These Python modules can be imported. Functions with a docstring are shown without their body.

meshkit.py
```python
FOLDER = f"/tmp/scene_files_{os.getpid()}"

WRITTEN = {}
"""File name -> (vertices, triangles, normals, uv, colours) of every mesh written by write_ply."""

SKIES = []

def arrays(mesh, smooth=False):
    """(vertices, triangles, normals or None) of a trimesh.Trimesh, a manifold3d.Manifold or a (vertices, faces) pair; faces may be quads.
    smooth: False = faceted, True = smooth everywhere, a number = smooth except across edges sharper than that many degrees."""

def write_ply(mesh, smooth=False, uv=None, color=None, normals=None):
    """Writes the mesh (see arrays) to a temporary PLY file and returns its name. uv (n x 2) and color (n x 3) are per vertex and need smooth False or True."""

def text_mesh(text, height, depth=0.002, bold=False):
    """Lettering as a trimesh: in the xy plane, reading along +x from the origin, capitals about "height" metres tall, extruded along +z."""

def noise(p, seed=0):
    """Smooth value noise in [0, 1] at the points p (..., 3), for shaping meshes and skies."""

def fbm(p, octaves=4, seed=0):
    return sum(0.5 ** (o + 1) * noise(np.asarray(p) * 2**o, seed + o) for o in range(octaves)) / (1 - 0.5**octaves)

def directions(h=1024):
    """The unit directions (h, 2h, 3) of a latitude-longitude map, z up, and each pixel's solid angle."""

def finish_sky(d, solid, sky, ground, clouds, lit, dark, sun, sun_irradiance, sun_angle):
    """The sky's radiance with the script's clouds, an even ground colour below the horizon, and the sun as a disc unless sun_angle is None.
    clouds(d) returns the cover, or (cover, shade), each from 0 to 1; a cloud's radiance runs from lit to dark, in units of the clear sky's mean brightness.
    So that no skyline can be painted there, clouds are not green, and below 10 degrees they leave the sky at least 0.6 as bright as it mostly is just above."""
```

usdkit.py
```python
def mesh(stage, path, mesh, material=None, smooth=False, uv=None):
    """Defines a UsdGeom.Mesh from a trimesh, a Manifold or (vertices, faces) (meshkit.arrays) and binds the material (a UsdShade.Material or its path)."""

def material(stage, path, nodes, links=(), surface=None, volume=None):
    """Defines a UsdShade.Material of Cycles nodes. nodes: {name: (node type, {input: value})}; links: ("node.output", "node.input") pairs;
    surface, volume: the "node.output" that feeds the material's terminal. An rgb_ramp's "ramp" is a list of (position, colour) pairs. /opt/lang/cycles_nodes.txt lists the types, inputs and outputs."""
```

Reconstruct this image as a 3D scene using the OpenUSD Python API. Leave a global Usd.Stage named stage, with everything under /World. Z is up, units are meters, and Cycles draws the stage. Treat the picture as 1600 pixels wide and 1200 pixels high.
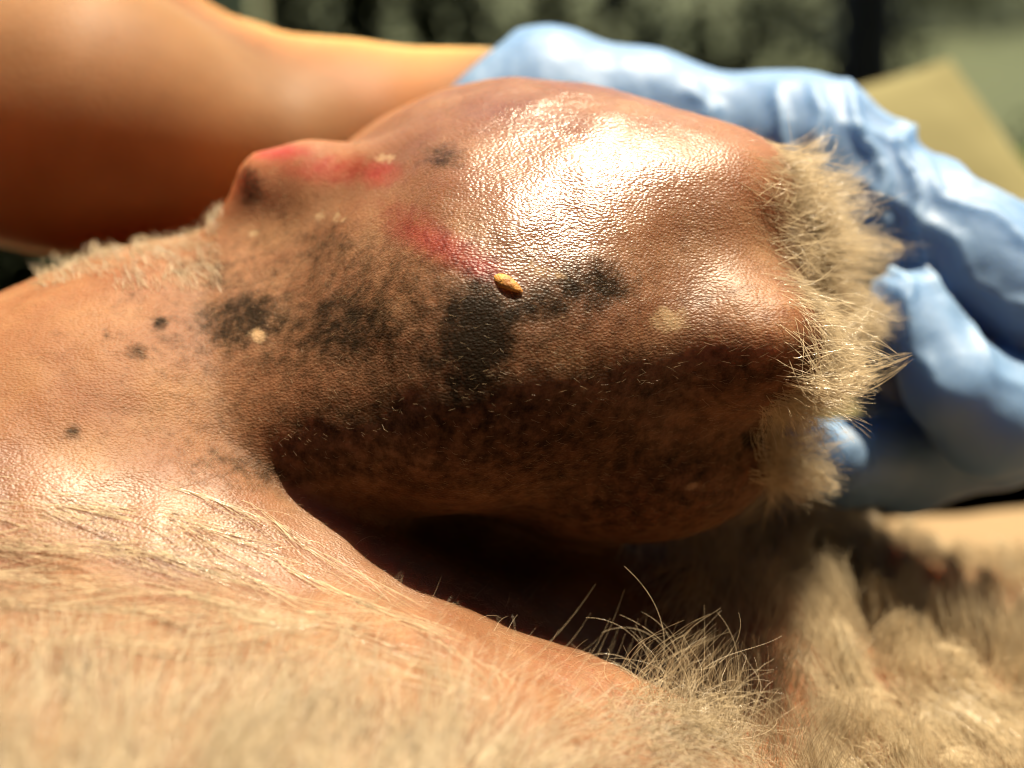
import math, random
import numpy as np
import trimesh
from scipy.interpolate import RBFInterpolator, PchipInterpolator
from scipy.ndimage import map_coordinates, gaussian_filter
from scipy.spatial import cKDTree
from scipy.sparse import coo_matrix
from pxr import Usd, UsdGeom, UsdLux, UsdShade, Sdf, Gf, Vt
import usdkit, meshkit

rng = np.random.default_rng(7)
random.seed(7)
stage = Usd.Stage.CreateInMemory()
UsdGeom.SetStageUpAxis(stage, 'Z')
UsdGeom.SetStageMetersPerUnit(stage, 1.0)
UsdGeom.Xform.Define(stage, '/World')
LK = '/World/Looks/'

# ------------------------------------------------------------------ camera
PITCH = math.radians(18.0)
HC = 1.10
CAM = np.array([0.0, 0.0, HC])
RIGHT = np.array([1.0, 0, 0])
UP = np.array([0, math.sin(PITCH), math.cos(PITCH)])
FWD = np.array([0, math.cos(PITCH), -math.sin(PITCH)])
FPX = 2400.0
EXPOSURE = 2.06

cam = UsdGeom.Camera.Define(stage, '/World/camera')
cam.AddTranslateOp().Set(Gf.Vec3d(*CAM))
cam.AddRotateXOp().Set(90 - math.degrees(PITCH))
cam.CreateHorizontalApertureAttr(36.0)
cam.CreateVerticalApertureAttr(27.0)
cam.CreateFocalLengthAttr(36.0 * FPX / 1600)
cam.CreateFStopAttr(6.6)
cam.CreateFocusDistanceAttr(0.302)
cam.CreateClippingRangeAttr(Gf.Vec2f(0.02, 300))
cam.CreateExposureAttr(EXPOSURE)


def c2w(p):                                   # frame of the camera (right, down, forward) to world
    p = np.asarray(p, float)
    return CAM + p[..., :1] * RIGHT - p[..., 1:2] * UP + p[..., 2:3] * FWD


def v2w(v):
    v = np.asarray(v, float)
    return v[..., :1] * RIGHT - v[..., 1:2] * UP + v[..., 2:3] * FWD


def C(px, py, d):                             # a point of the photograph at depth d
    return np.array([(px - 800) / FPX * d, (py - 600) / FPX * d, d])


def W(px, py, d):
    return c2w(C(px, py, d))


# ------------------------------------------------------------------ light
sun_cam = np.array([0.19, -1.0, -0.20])
S = v2w(sun_cam / np.linalg.norm(sun_cam))
sun = UsdLux.DistantLight.Define(stage, '/World/sun')
sun.CreateIntensityAttr(1.25)
sun.CreateAngleAttr(0.5)
sun.CreateNormalizeAttr(True)
sun.CreateColorAttr(Gf.Vec3f(1.0, 0.86, 0.63))
q = Gf.Rotation(Gf.Vec3d(0, 0, 1), Gf.Vec3d(*S)).GetQuat()
sun.AddOrientOp().Set(Gf.Quatf(q.GetReal(), *[float(a) for a in q.GetImaginary()]))

usdkit.material(stage, LK + 'sky', {
    's': ('sky_texture', {'sky_type': 'single_scattering', 'sun_disc': False, 'air_density': 0.6, 'aerosol_density': 0.5, 'sun_elevation': float(math.asin(S[2])),
                          'sun_rotation': float(math.atan2(S[0], S[1]))}),
    'b': ('background_shader', {'strength': 0.05})}, [('s.color', 'b.color')], surface='b.background')
dome = UsdLux.DomeLight.Define(stage, '/World/sky')
UsdShade.MaterialBindingAPI.Apply(dome.GetPrim()).Bind(UsdShade.Material.Get(stage, LK + 'sky'))
dome.GetPrim().SetCustomDataByKey('kind', 'structure')

# ------------------------------------------------------------------ helpers
used = {}


def numbered(path):
    n = used.get(path, -1) + 1
    used[path] = n
    return path if n == 0 else '%s_%03d' % (path, n)


def tag(prim, label=None, category=None, group=None, kind=None):
    for k, v in (('label', label), ('category', category), ('group', group), ('kind', kind)):
        if v:
            prim.SetCustomDataByKey(k, v)
    return prim


def thing(name, loc, label, category, group=None):
    x = UsdGeom.Xform.Define(stage, numbered('/World/' + name))
    x.AddTranslateOp().Set(Gf.Vec3d(*map(float, loc)))
    x.GetPrim().SetCustomDataByKey('loc', Gf.Vec3d(*map(float, loc)))
    tag(x.GetPrim(), label, category, group)
    return x.GetPrim()


def origin_of(prim):
    l = prim.GetCustomDataByKey('loc')
    return np.zeros(3) if l is None else np.array(l)


def part(parent, name, mesh, mat, smooth=True, org=None):
    """mesh: (world vertices, faces) or trimesh"""
    base = '/World' if parent is None else str(parent.GetPath())
    if isinstance(mesh, tuple):
        v, f = mesh
    else:
        v, f = np.array(mesh.vertices), np.array(mesh.faces)
    o = np.zeros(3) if parent is None else (origin_of(parent) if org is None else org)
    m = usdkit.mesh(stage, numbered(base + '/' + name), (np.asarray(v) - o, np.asarray(f)), LK + mat, smooth=smooth)
    return m


def curves(parent, name, pts, widths, mat, org=None):
    """pts (N, K, 3) world, widths (N, K)"""
    N, K, _ = pts.shape
    o = origin_of(parent) if org is None else org
    c = UsdGeom.BasisCurves.Define(stage, numbered(str(parent.GetPath()) + '/' + name))
    c.CreateTypeAttr('linear')
    c.CreatePointsAttr(Vt.Vec3fArray.FromNumpy((pts - o).reshape(-1, 3).astype(np.float32)))
    c.CreateCurveVertexCountsAttr(Vt.IntArray.FromNumpy(np.full(N, K, np.int32)))
    c.CreateWidthsAttr(Vt.FloatArray.FromNumpy(widths.reshape(-1).astype(np.float32)))
    c.SetWidthsInterpolation('vertex')
    UsdShade.MaterialBindingAPI.Apply(c.GetPrim()).Bind(UsdShade.Material.Get(stage, LK + mat))
    return c.GetPrim()


def smin(a, b, k):
    h = np.clip(0.5 + 0.5 * (b - a) / k, 0, 1)
    return b + (a - b) * h - k * h * (1 - h)


def smax(a, b, k):
    return -smin(-a, -b, k)


def sstep(a, b, x):
    t = np.clip((x - a) / (b - a), 0, 1)
    return t * t * (3 - 2 * t)


def surface_nets(f, lo, h):
    """isosurface f=0 of a grid (inside negative)"""
    nx, ny, nz = f.shape
    s = f < 0
    c = [s[dx:nx - 1 + dx, dy:ny - 1 + dy, dz:nz - 1 + dz] for dx in (0, 1) for dy in (0, 1) for dz in (0, 1)]
    n_in = sum(x.astype(np.int8) for x in c)
    cell = (n_in > 0) & (n_in < 8)
    idx = np.argwhere(cell)
    ids = np.full(cell.shape, -1, np.int64)
    ids[tuple(idx.T)] = np.arange(len(idx))
    acc, cnt = np.zeros((len(idx), 3)), np.zeros(len(idx))
    corners = [(0, 0, 0), (1, 0, 0), (0, 1, 0), (1, 1, 0), (0, 0, 1), (1, 0, 1), (0, 1, 1), (1, 1, 1)]
    for a in corners:
        for ax in range(3):
            if a[ax] == 0:
                b = list(a); b[ax] = 1
                fa = f[idx[:, 0] + a[0], idx[:, 1] + a[1], idx[:, 2] + a[2]]
                fb = f[idx[:, 0] + b[0], idx[:, 1] + b[1], idx[:, 2] + b[2]]
                m = (fa < 0) != (fb < 0)
                t = np.where(m, fa / np.where(m, fa - fb, 1), 0)
                p = np.array(a, float)[None] + t[:, None] * (np.array(b) - np.array(a))[None]
                acc += p * m[:, None]
                cnt += m
    v = (idx + acc / cnt[:, None]) * h + lo
    F = []
    for ax in range(3):
        o1, o2 = (ax + 1) % 3, (ax + 2) % 3
        sl0 = [slice(None)] * 3; sl1 = [slice(None)] * 3
        sl0[ax] = slice(0, -1); sl1[ax] = slice(1, None)
        e = s[tuple(sl0)] != s[tuple(sl1)]
        e = np.argwhere(e)
        ok = (e[:, o1] > 0) & (e[:, o2] > 0) & (e[:, o1] < f.shape[o1] - 1) & (e[:, o2] < f.shape[o2] - 1)
        e = e[ok]
        inside = s[tuple(e.T)]
        qs = []
        for d1, d2 in ((-1, -1), (0, -1), (0, 0), (-1, 0)):
            p = e.copy(); p[:, o1] += d1; p[:, o2] += d2
            qs.append(ids[tuple(p.T)])
        qd = np.stack(qs, 1)
        qd[~inside] = qd[~inside][:, ::-1]
        F += [qd[:, [0, 1, 2]], qd[:, [0, 2, 3]]]
    return v, np.vstack(F)


def relax(m, n):
    v, f = np.array(m.vertices), np.array(m.faces)
    e = np.unique(np.sort(np.vstack([f[:, [0, 1]], f[:, [1, 2]], f[:, [2, 0]]]), 1), axis=0)
    A = coo_matrix((np.ones(2 * len(e)), (np.r_[e[:, 0], e[:, 1]], np.r_[e[:, 1], e[:, 0]])), shape=(len(v), len(v))).tocsr()
    deg = np.maximum(np.asarray(A.sum(1)).ravel(), 1)[:, None]
    for k in range(n):
        for w in (0.5, -0.52):
            v = v + w * (A @ v / deg - v)
    m.vertices = v


class Field:
    def __init__(self, lo, hi, h):
        self.lo, self.h = np.array(lo, float), h
        self.n = np.ceil((np.array(hi) - self.lo) / h).astype(int) + 1
        ax = [self.lo[k] + h * np.arange(self.n[k]) for k in range(3)]
        self.X, self.Y, self.Z = np.meshgrid(*ax, indexing='ij', sparse=True)

    def at(self, p):
        return map_coordinates(self.f, ((p - self.lo) / self.h).T, order=1, mode='nearest')

    def grad(self, p):
        e = self.h * 0.8
        g = np.stack([self.at(p + e * d) - self.at(p - e * d) for d in np.eye(3)], 1)
        return g / (np.linalg.norm(g, axis=1, keepdims=True) + 1e-9)

    def mesh(self):
        for ax in range(3):
            for e in (0, -1):
                sl = [slice(None)] * 3; sl[ax] = e
                self.f[tuple(sl)] = np.maximum(self.f[tuple(sl)], self.h)
        v, f = surface_nets(self.f, self.lo, self.h)
        return v, f


def ell(F, c, r):
    a = np.sqrt(((F.X - c[0]) / r[0]) ** 2 + ((F.Y - c[1]) / r[1]) ** 2 + ((F.Z - c[2]) / r[2]) ** 2)
    return (a - 1) * min(r)


def cap(F, a, b, ra, rb):
    a, b = np.asarray(a, float), np.asarray(b, float)
    d = b - a
    t = np.clip(((F.X - a[0]) * d[0] + (F.Y - a[1]) * d[1] + (F.Z - a[2]) * d[2]) / (d @ d), 0, 1)
    return np.sqrt((F.X - a[0] - t * d[0]) ** 2 + (F.Y - a[1] - t * d[1]) ** 2 + (F.Z - a[2] - t * d[2]) ** 2) - (ra + t * (rb - ra))


# ------------------------------------------------------------------ materials
K = 0.66


def sc(c):
    return tuple(K * x for x in c)


def mat_plain(name, col, col2, scale=20.0, rough=0.7, bump=0.0, bscale=60.0, spec=0.3):
    n = {'g': ('geometry', {}), 'n': ('noise_texture', {'scale': scale, 'detail': 5.0}),
         'r': ('rgb_ramp', {'ramp': [(0.3, sc(col)), (0.7, sc(col2))]}),
         'p': ('principled_bsdf', {'roughness': rough, 'specular_ior_level': spec})}
    l = [('g.position', 'n.vector'), ('n.fac', 'r.fac'), ('r.color', 'p.base_color')]
    if bump:
        n['m'] = ('noise_texture', {'scale': bscale, 'detail': 4.0})
        n['b'] = ('bump', {'strength': 1.0, 'distance': bump})
        l += [('g.position', 'm.vector'), ('m.fac', 'b.height'), ('b.normal', 'p.normal')]
    usdkit.material(stage, LK + name, n, l, surface='p.BSDF')


def mat_skin():
    n = {'g': ('geometry', {}), 'a': ('attribute', {'attribute': 'pigment_shade'}), 'sa': ('separate_color', {}),
         'nl': ('noise_texture', {'scale': 60.0, 'detail': 4.0}),
         'nm': ('noise_texture', {'scale': 330.0, 'detail': 5.0, 'roughness': 0.72}),
         'base': ('rgb_ramp', {'ramp': [(0.3, sc((0.18, 0.073, 0.032))), (0.55, sc((0.222, 0.102, 0.047))), (0.8, sc((0.275, 0.142, 0.066)))]}),
         # break the edges of the pigment and painted-shade patches with noise
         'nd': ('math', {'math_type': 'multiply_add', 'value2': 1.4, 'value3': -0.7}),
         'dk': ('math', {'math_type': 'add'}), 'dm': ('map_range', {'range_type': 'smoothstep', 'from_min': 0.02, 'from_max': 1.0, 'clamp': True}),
         'rd': ('math', {'math_type': 'multiply_add', 'value2': 0.8, 'value3': -0.4}),
         'ra': ('math', {'math_type': 'add'}), 'rm': ('map_range', {'range_type': 'smoothstep', 'from_min': 0.10, 'from_max': 0.95, 'clamp': True}),
         'pa': ('math', {'math_type': 'add'}), 'pm': ('map_range', {'range_type': 'smoothstep', 'from_min': 0.3, 'from_max': 0.75, 'clamp': True}),
         'm1': ('mix_color', {'b': sc((0.27, 0.032, 0.020))}),
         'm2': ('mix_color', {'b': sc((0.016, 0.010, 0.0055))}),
         'm3': ('mix_color', {'b': sc((0.36, 0.23, 0.125))}),
         # pebbled relief, drawn out along the hair
         'mp': ('mapping', {'mapping_type': 'point', 'scale': (0.62, 1.0, 1.0), 'rotation': (0.0, 0.35, 0.0)}),
         'v': ('voronoi_texture', {'feature': 'smooth_f1', 'scale': 2100.0, 'smoothness': 0.3, 'randomness': 1.0}),
         'nb': ('noise_texture', {'scale': 3000.0, 'detail': 3.0}),
         'ns': ('noise_texture', {'scale': 260.0, 'detail': 2.0}),
         'vb': ('math', {'math_type': 'multiply', 'value2': -0.75}),
         'h': ('math', {'math_type': 'multiply_add', 'value2': 0.55}),
         'h2': ('math', {'math_type': 'multiply_add', 'value2': 0.8}),
         'b': ('bump', {'strength': 1.0, 'distance': 0.00019}),
         'w': ('attribute', {'attribute': 'wet'}), 'dry': ('mix_float', {'a': 0.58, 'use_clamp': True}), 'spc': ('math', {'math_type': 'multiply_add', 'value2': 0.8, 'value3': 0.12}), 'nod': ('math', {'math_type': 'multiply_add', 'value2': -0.85, 'value3': 1.0}), 'spd': ('math', {'math_type': 'multiply'}),
         'rr': ('map_range', {'from_min': 0.3, 'from_max': 0.7, 'to_min': 0.15, 'to_max': 0.25}),
         'p': ('principled_bsdf', {'specular_ior_level': 0.5, 'subsurface_weight': 0.5, 'subsurface_scale': 0.0038,
                                   'subsurface_radius': (1.0, 0.48, 0.28)})}
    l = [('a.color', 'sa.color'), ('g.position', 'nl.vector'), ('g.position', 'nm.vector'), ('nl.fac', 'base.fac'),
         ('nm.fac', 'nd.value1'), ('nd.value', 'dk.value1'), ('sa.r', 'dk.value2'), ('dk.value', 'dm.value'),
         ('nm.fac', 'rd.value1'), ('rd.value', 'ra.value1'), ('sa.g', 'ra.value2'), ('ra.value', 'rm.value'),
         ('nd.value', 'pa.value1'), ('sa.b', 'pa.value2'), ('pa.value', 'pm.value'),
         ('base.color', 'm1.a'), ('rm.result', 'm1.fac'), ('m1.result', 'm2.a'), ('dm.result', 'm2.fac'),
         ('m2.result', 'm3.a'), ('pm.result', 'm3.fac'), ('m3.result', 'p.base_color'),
         ('g.position', 'mp.vector'), ('mp.vector', 'v.vector'), ('mp.vector', 'nb.vector'), ('g.position', 'ns.vector'),
         ('v.distance', 'vb.value1'), ('nb.fac', 'h.value1'), ('vb.value', 'h.value3'),
         ('ns.fac', 'h2.value1'), ('h.value', 'h2.value3'), ('h2.value', 'b.height'), ('b.normal', 'p.normal'),
         ('nl.fac', 'rr.value'), ('rr.result', 'dry.b'), ('w.fac', 'dry.fac'), ('dry.result', 'p.roughness'), ('w.fac', 'spc.value1'), ('dm.result', 'nod.value1'), ('nod.value', 'spd.value1'), ('spc.value', 'spd.value2'), ('spd.value', 'p.specular_ior_level')]
    usdkit.material(stage, LK + 'dog_skin', n, l, surface='p.BSDF')


def mat_hair(name, col, rough=0.35):
    usdkit.material(stage, LK + name, {
        'g': ('geometry', {}), 'n': ('noise_texture', {'scale': 350.0, 'detail': 1.0}),
        'r': ('rgb_ramp', {'ramp': [(0.3, tuple(0.72 * K * c for c in col)), (0.7, tuple(1.2 * K * c for c in col))]}),
        'p': ('principled_bsdf', {'roughness': rough, 'specular_ior_level': 0.5}), 't': ('translucent_bsdf', {}),
        'm': ('mix_closure', {'fac': 0.3})},
        [('g.position', 'n.vector'), ('n.fac', 'r.fac'), ('r.color', 'p.base_color'), ('r.color', 't.color'), ('p.BSDF', 'm.closure1'), ('t.BSDF', 'm.closure2')], surface='m.closure')


def mat_glove():
    n = {'g': ('geometry', {}), 'n1': ('noise_texture', {'scale': 45.0, 'detail': 4.0, 'distortion': 0.6}),
         'mp': ('mapping', {'scale': (1.0, 0.5, 0.35), 'rotation': (0.0, 0.3, 0.0)}), 'n2': ('noise_texture', {'scale': 170.0, 'detail': 3.0, 'type': 'ridged_multifractal', 'roughness': 0.4}),
         'r': ('rgb_ramp', {'ramp': [(0.3, sc((0.115, 0.215, 0.385))), (0.7, sc((0.135, 0.235, 0.405)))]}),
         'h': ('math', {'math_type': 'multiply_add', 'value2': 0.35}),
         'b': ('bump', {'strength': 1.0, 'distance': 0.0011}),
         'p': ('principled_bsdf', {'roughness': 0.56, 'specular_ior_level': 0.4, 'subsurface_weight': 0.35, 'subsurface_scale': 0.004, 'subsurface_radius': (0.5, 0.7, 1.0)})}
    l = [('g.position', 'n1.vector'), ('g.position', 'mp.vector'), ('mp.vector', 'n2.vector'), ('n1.fac', 'r.fac'), ('r.color', 'p.base_color'),
         ('n2.fac', 'h.value1'), ('n1.fac', 'h.value3'), ('h.value', 'b.height'), ('b.normal', 'p.normal')]
    usdkit.material(stage, LK + 'blue_nitrile', n, l, surface='p.BSDF')


def mat_arm():
    n = {'g': ('geometry', {}), 'n1': ('noise_texture', {'scale': 40.0, 'detail': 4.0}),
         'r': ('rgb_ramp', {'ramp': [(0.3, sc((0.135, 0.071, 0.029))), (0.7, sc((0.18, 0.100, 0.046)))]}),
         'n2': ('noise_texture', {'scale': 900.0, 'detail': 3.0}),
         'b': ('bump', {'strength': 1.0, 'distance': 0.0002}),
         'p': ('principled_bsdf', {'roughness': 0.6, 'specular_ior_level': 0.15, 'subsurface_weight': 0.9, 'subsurface_scale': 0.018, 'subsurface_radius': (1.0, 0.6, 0.4)})}
    usdkit.material(stage, LK + 'arm_skin', n, [('g.position', 'n1.vector'), ('n1.fac', 'r.fac'), ('r.color', 'p.base_color'),
                    ('g.position', 'n2.vector'), ('n2.fac', 'b.height'), ('b.normal', 'p.normal')], surface='p.BSDF')


def mat_leaf(name, col, col2):
    n = {'g': ('geometry', {}), 'n': ('noise_texture', {'scale': 14.0, 'detail': 3.0}),
         'r': ('rgb_ramp', {'ramp': [(0.3, sc(col)), (0.7, sc(col2))]}),
         'p': ('principled_bsdf', {'roughness': 0.8, 'specular_ior_level': 0.05}), 't': ('translucent_bsdf', {}),
         'm': ('mix_closure', {'fac': 0.12})}
    usdkit.material(stage, LK + name, n, [('g.position', 'n.vector'), ('n.fac', 'r.fac'), ('r.color', 'p.base_color'), ('r.color', 't.color'),
                    ('p.BSDF', 'm.closure1'), ('t.BSDF', 'm.closure2')], surface='m.closure')


mat_skin(); mat_glove(); mat_arm()
mat_hair('blond_hair', (0.52, 0.41, 0.255))
mat_hair('wet_hair', (0.76, 0.62, 0.41), 0.16)
mat_hair('fine_hair', (0.42, 0.31, 0.18), 0.22)
mat_plain('awn', (0.30, 0.10, 0.012), (0.62, 0.30, 0.06), 900.0, 0.55, 0.0004, 1500.0, 0.35)
mat_plain('table_top', (0.21, 0.14, 0.068), (0.235, 0.158, 0.078), 12.0, 0.6)
mat_plain('table_steel', (0.30, 0.30, 0.30), (0.36, 0.36, 0.36), 30.0, 0.4)
mat_plain('khaki_cloth', (0.185, 0.165, 0.078), (0.205, 0.183, 0.088), 18.0, 0.85, 0.0005, 900.0, 0.1)
mat_plain('lawn', (0.028, 0.042, 0.012), (0.06, 0.07, 0.026), 1.2, 0.9)
mat_plain('bark', (0.020, 0.017, 0.012), (0.05, 0.042, 0.028), 18.0, 0.9, 0.01, 40.0)
mat_plain('post_wood', (0.46, 0.50, 0.30), (0.56, 0.60, 0.37), 14.0, 0.8)
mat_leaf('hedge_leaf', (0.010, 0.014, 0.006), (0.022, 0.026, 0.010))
mat_leaf('olive_leaf', (0.05, 0.06, 0.02), (0.09, 0.10, 0.04))
mat_leaf('grey_leaf', (0.06, 0.075, 0.04), (0.11, 0.12, 0.075))
mat_leaf('bright_leaf', (0.08, 0.16, 0.02), (0.13, 0.22, 0.04))

# ------------------------------------------------------------------ ground and background
part(None, 'lawn', (np.array([[-80, -20, 0], [80, -20, 0], [80, 140, 0], [-80, 140, 0]], float), np.array([[0, 1, 2], [0, 2, 3]])), 'lawn', smooth=False)
tag(stage.GetPrimAtPath('/World/lawn'), kind='structure')


def leaves(centres, radii, n, size, seed):
    """small leaf faces spread through several ellipsoids"""
    r = np.random.default_rng(seed)
    k = r.integers(0, len(centres), n)
    d = r.normal(size=(n, 3)); d /= np.linalg.norm(d, axis=1, keepdims=True)
    rad = r.uniform(0.55, 1.0, n) ** 0.5
    p = np.array(centres)[k] + d * np.array(radii)[k] * rad[:, None]
    a = r.normal(size=(n, 3)); a /= np.linalg.norm(a, axis=1, keepdims=True)
    b = np.cross(a, r.normal(size=(n, 3))); b /= np.linalg.norm(b, axis=1, keepdims=True)
    L = size * r.uniform(0.6, 1.3, n)[:, None]
    v = np.stack([p - a * L, p + b * L * 0.4, p + a * L, p - b * L * 0.4], 1).reshape(-1, 3)
    i = np.arange(n)[:, None] * 4
    f = np.vstack([i + [0, 1, 2], i + [0, 2, 3]])
    keep = np.ones(len(f), bool)
    v[:, 2] = np.maximum(v[:, 2], 0.01)
    return v, f[keep]


def trunk(base, top, r0, r1, seed=0, sides=14, rings=14):
    base, top = np.array(base, float), np.array(top, float)
    t = np.linspace(0, 1, rings)
    ctr = base + (top - base) * t[:, None]
    ctr[:, 0] += 0.04 * np.sin(t * 5 + seed)
    rr = r0 + (r1 - r0) * t + 0.35 * r0 * np.exp(-t * 14)
    ang = np.arange(sides) * 2 * np.pi / sides
    rad = rr[:, None] * (1 + 0.12 * np.sin(3 * ang + seed)[None] + 0.05 * np.sin(7 * ang + 3 * t[:, None] * 4))
    v = np.stack([ctr[:, None, 0] + rad * np.cos(ang), ctr[:, None, 1] + rad * np.sin(ang), np.repeat(ctr[:, 2:3], sides, 1)], -1)
    i, j = np.meshgrid(np.arange(rings - 1), np.arange(sides), indexing='ij')
    q = np.stack([i * sides + j, i * sides + (j + 1) % sides, (i + 1) * sides + (j + 1) % sides, (i + 1) * sides + j], -1).reshape(-1, 4)
    return v.reshape(-1, 3), np.vstack([q[:, [0, 1, 2]], q[:, [0, 2, 3]]])


def bush(px, d, height, width, mat, label, n=1500, leaf=0.03, name='bush', z0=0.0):
    x = (px - 800) / FPX * d
    y = d * math.cos(PITCH)
    t = thing(name, (x, y, 0), label, 'hedge' if name == 'hedge' else 'bush')
    r = np.random.default_rng(int(px * 7 + d * 13))
    m = max(4, int(width / (0.35 * height) * 3))
    cs = np.stack([x + r.uniform(-0.5, 0.5, m) * width * 0.85, y + r.uniform(-.15, .15, m) * height, z0 + height * r.uniform(0.2, 0.72, m)], 1)
    rs = np.stack([r.uniform(.25, .4, m) * height] * 3, 1) * [1.1, 0.9, 1]
    part(t, 'foliage', leaves(cs, rs, n, leaf, int(px)), mat, smooth=False)
    for k in range(3):
        part(t, 'stem', trunk((x + (k - 1) * width * .2, y, 0), (x + (k - 1) * width * .3, y, height * .6), .02, .01, k, 7, 6), 'bark')
    return t


# dark hedge close behind, nearly in its own shade
hx = np.linspace(-2.1, -0.06, 22)
r_ = np.random.default_rng(3)
hc = np.array([[x + r_.uniform(-.05, .05), 3.1 + r_.uniform(-.1, .1), z] for x in hx for z in (0.15, 0.5, 0.85, 1.2, 1.55)])
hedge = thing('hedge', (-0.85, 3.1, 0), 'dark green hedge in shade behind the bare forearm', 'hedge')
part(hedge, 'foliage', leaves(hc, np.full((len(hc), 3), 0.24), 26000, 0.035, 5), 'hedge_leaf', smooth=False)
for k in range(9):
    x = -1.9 + k * 0.26
    part(hedge, 'stem', trunk((x, 3.12, 0), (x + .05, 3.1, 1.2), .03, .012, k, 8, 8), 'bark')


# unseen tall hedges, added behind and beside the camera to cut the sky fill
def added_hedge(x0, y0, x1, y1, h, label, n):
    t = thing('hedge', ((x0 + x1) / 2, (y0 + y1) / 2, 0), label, 'hedge')
    L = math.hypot(x1 - x0, y1 - y0)
    m = int(L / .45)
    rr = np.random.default_rng(int(L * 100))
    cs = np.array([[x0 + (x1 - x0) * k / m + rr.uniform(-.1, .1), y0 + (y1 - y0) * k / m + rr.uniform(-.1, .1), z] for k in range(m + 1) for z in np.arange(.25, h, .42)])
    part(t, 'foliage', leaves(cs, np.full((len(cs), 3), .36), n, .085, m), 'hedge_leaf', smooth=False)
    bx = trimesh.creation.box([L, .25, h * .96]); bx.apply_transform(trimesh.transformations.rotation_matrix(math.atan2(y1 - y0, x1 - x0), [0, 0, 1]))
    bx.apply_translation([(x0 + x1) / 2, (y0 + y1) / 2, h * .48])
    part(t, 'light_block', bx, 'bark', smooth=False)  # solid core inside the leaves, added to stop sky light


added_hedge(-2.4, -1.6, 2.6, -1.6, 4.2, 'unseen tall hedge added behind the camera to block sky light', 12000)
added_hedge(-2.4, -1.4, -2.4, 3.0, 4.2, 'unseen tall hedge added on the left, past the forearm, to block sky light', 11000)
added_hedge(2.7, -1.4, 2.7, 2.6, 4.2, 'unseen tall hedge added on the right, past the glove, to block sky light', 10000)


def post(px, wpx, d, h, label):
    x, y = (px - 800) / FPX * d, d * math.cos(PITCH)
    w = wpx / FPX * d
    t = thing('wooden_post', (x, y, 0), label, 'post')
    b = trimesh.creation.box([w, w, h]); b.apply_translation([x, y, h / 2])
    part(t, 'shaft', b, 'post_wood', smooth=False)
    c = trimesh.creation.cone(w * .9, w * .5, sections=4); c.apply_transform(trimesh.transformations.rotation_matrix(math.pi / 4, [0, 0, 1])); c.apply_translation([x, y, h])
    part(t, 'cap', c, 'post_wood', smooth=False)


post(392, 78, 2.6, 1.75, 'wide grey-green post behind the forearm, nearer the glove')
post(324, 22, 2.6, 1.65, 'narrow grey-green post behind the forearm, left of the wide one')
bush(1010, 3.6, 1.15, 0.26, 'olive_leaf', 'olive green bush above the wrist of the blue glove', 900)
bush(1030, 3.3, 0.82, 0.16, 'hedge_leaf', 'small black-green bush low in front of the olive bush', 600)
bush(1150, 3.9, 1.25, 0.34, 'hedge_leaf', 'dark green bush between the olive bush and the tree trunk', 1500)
tr = thing('tree', ((1288 - 800) / FPX * 3.4, 3.4 * math.cos(PITCH), 0), 'dark tree trunk rising behind the knuckles of the glove', 'tree')
part(tr, 'trunk', trunk((origin_of(tr)[0], origin_of(tr)[1], 0), (origin_of(tr)[0] + .04, origin_of(tr)[1], 2.8), .062, .05, 1), 'bark')
cc = np.array([[origin_of(tr)[0] + a, origin_of(tr)[1] + b + .3, 2.9 + c] for a, b, c in np.random.default_rng(9).uniform(-.6, .6, (14, 3))])
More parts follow.
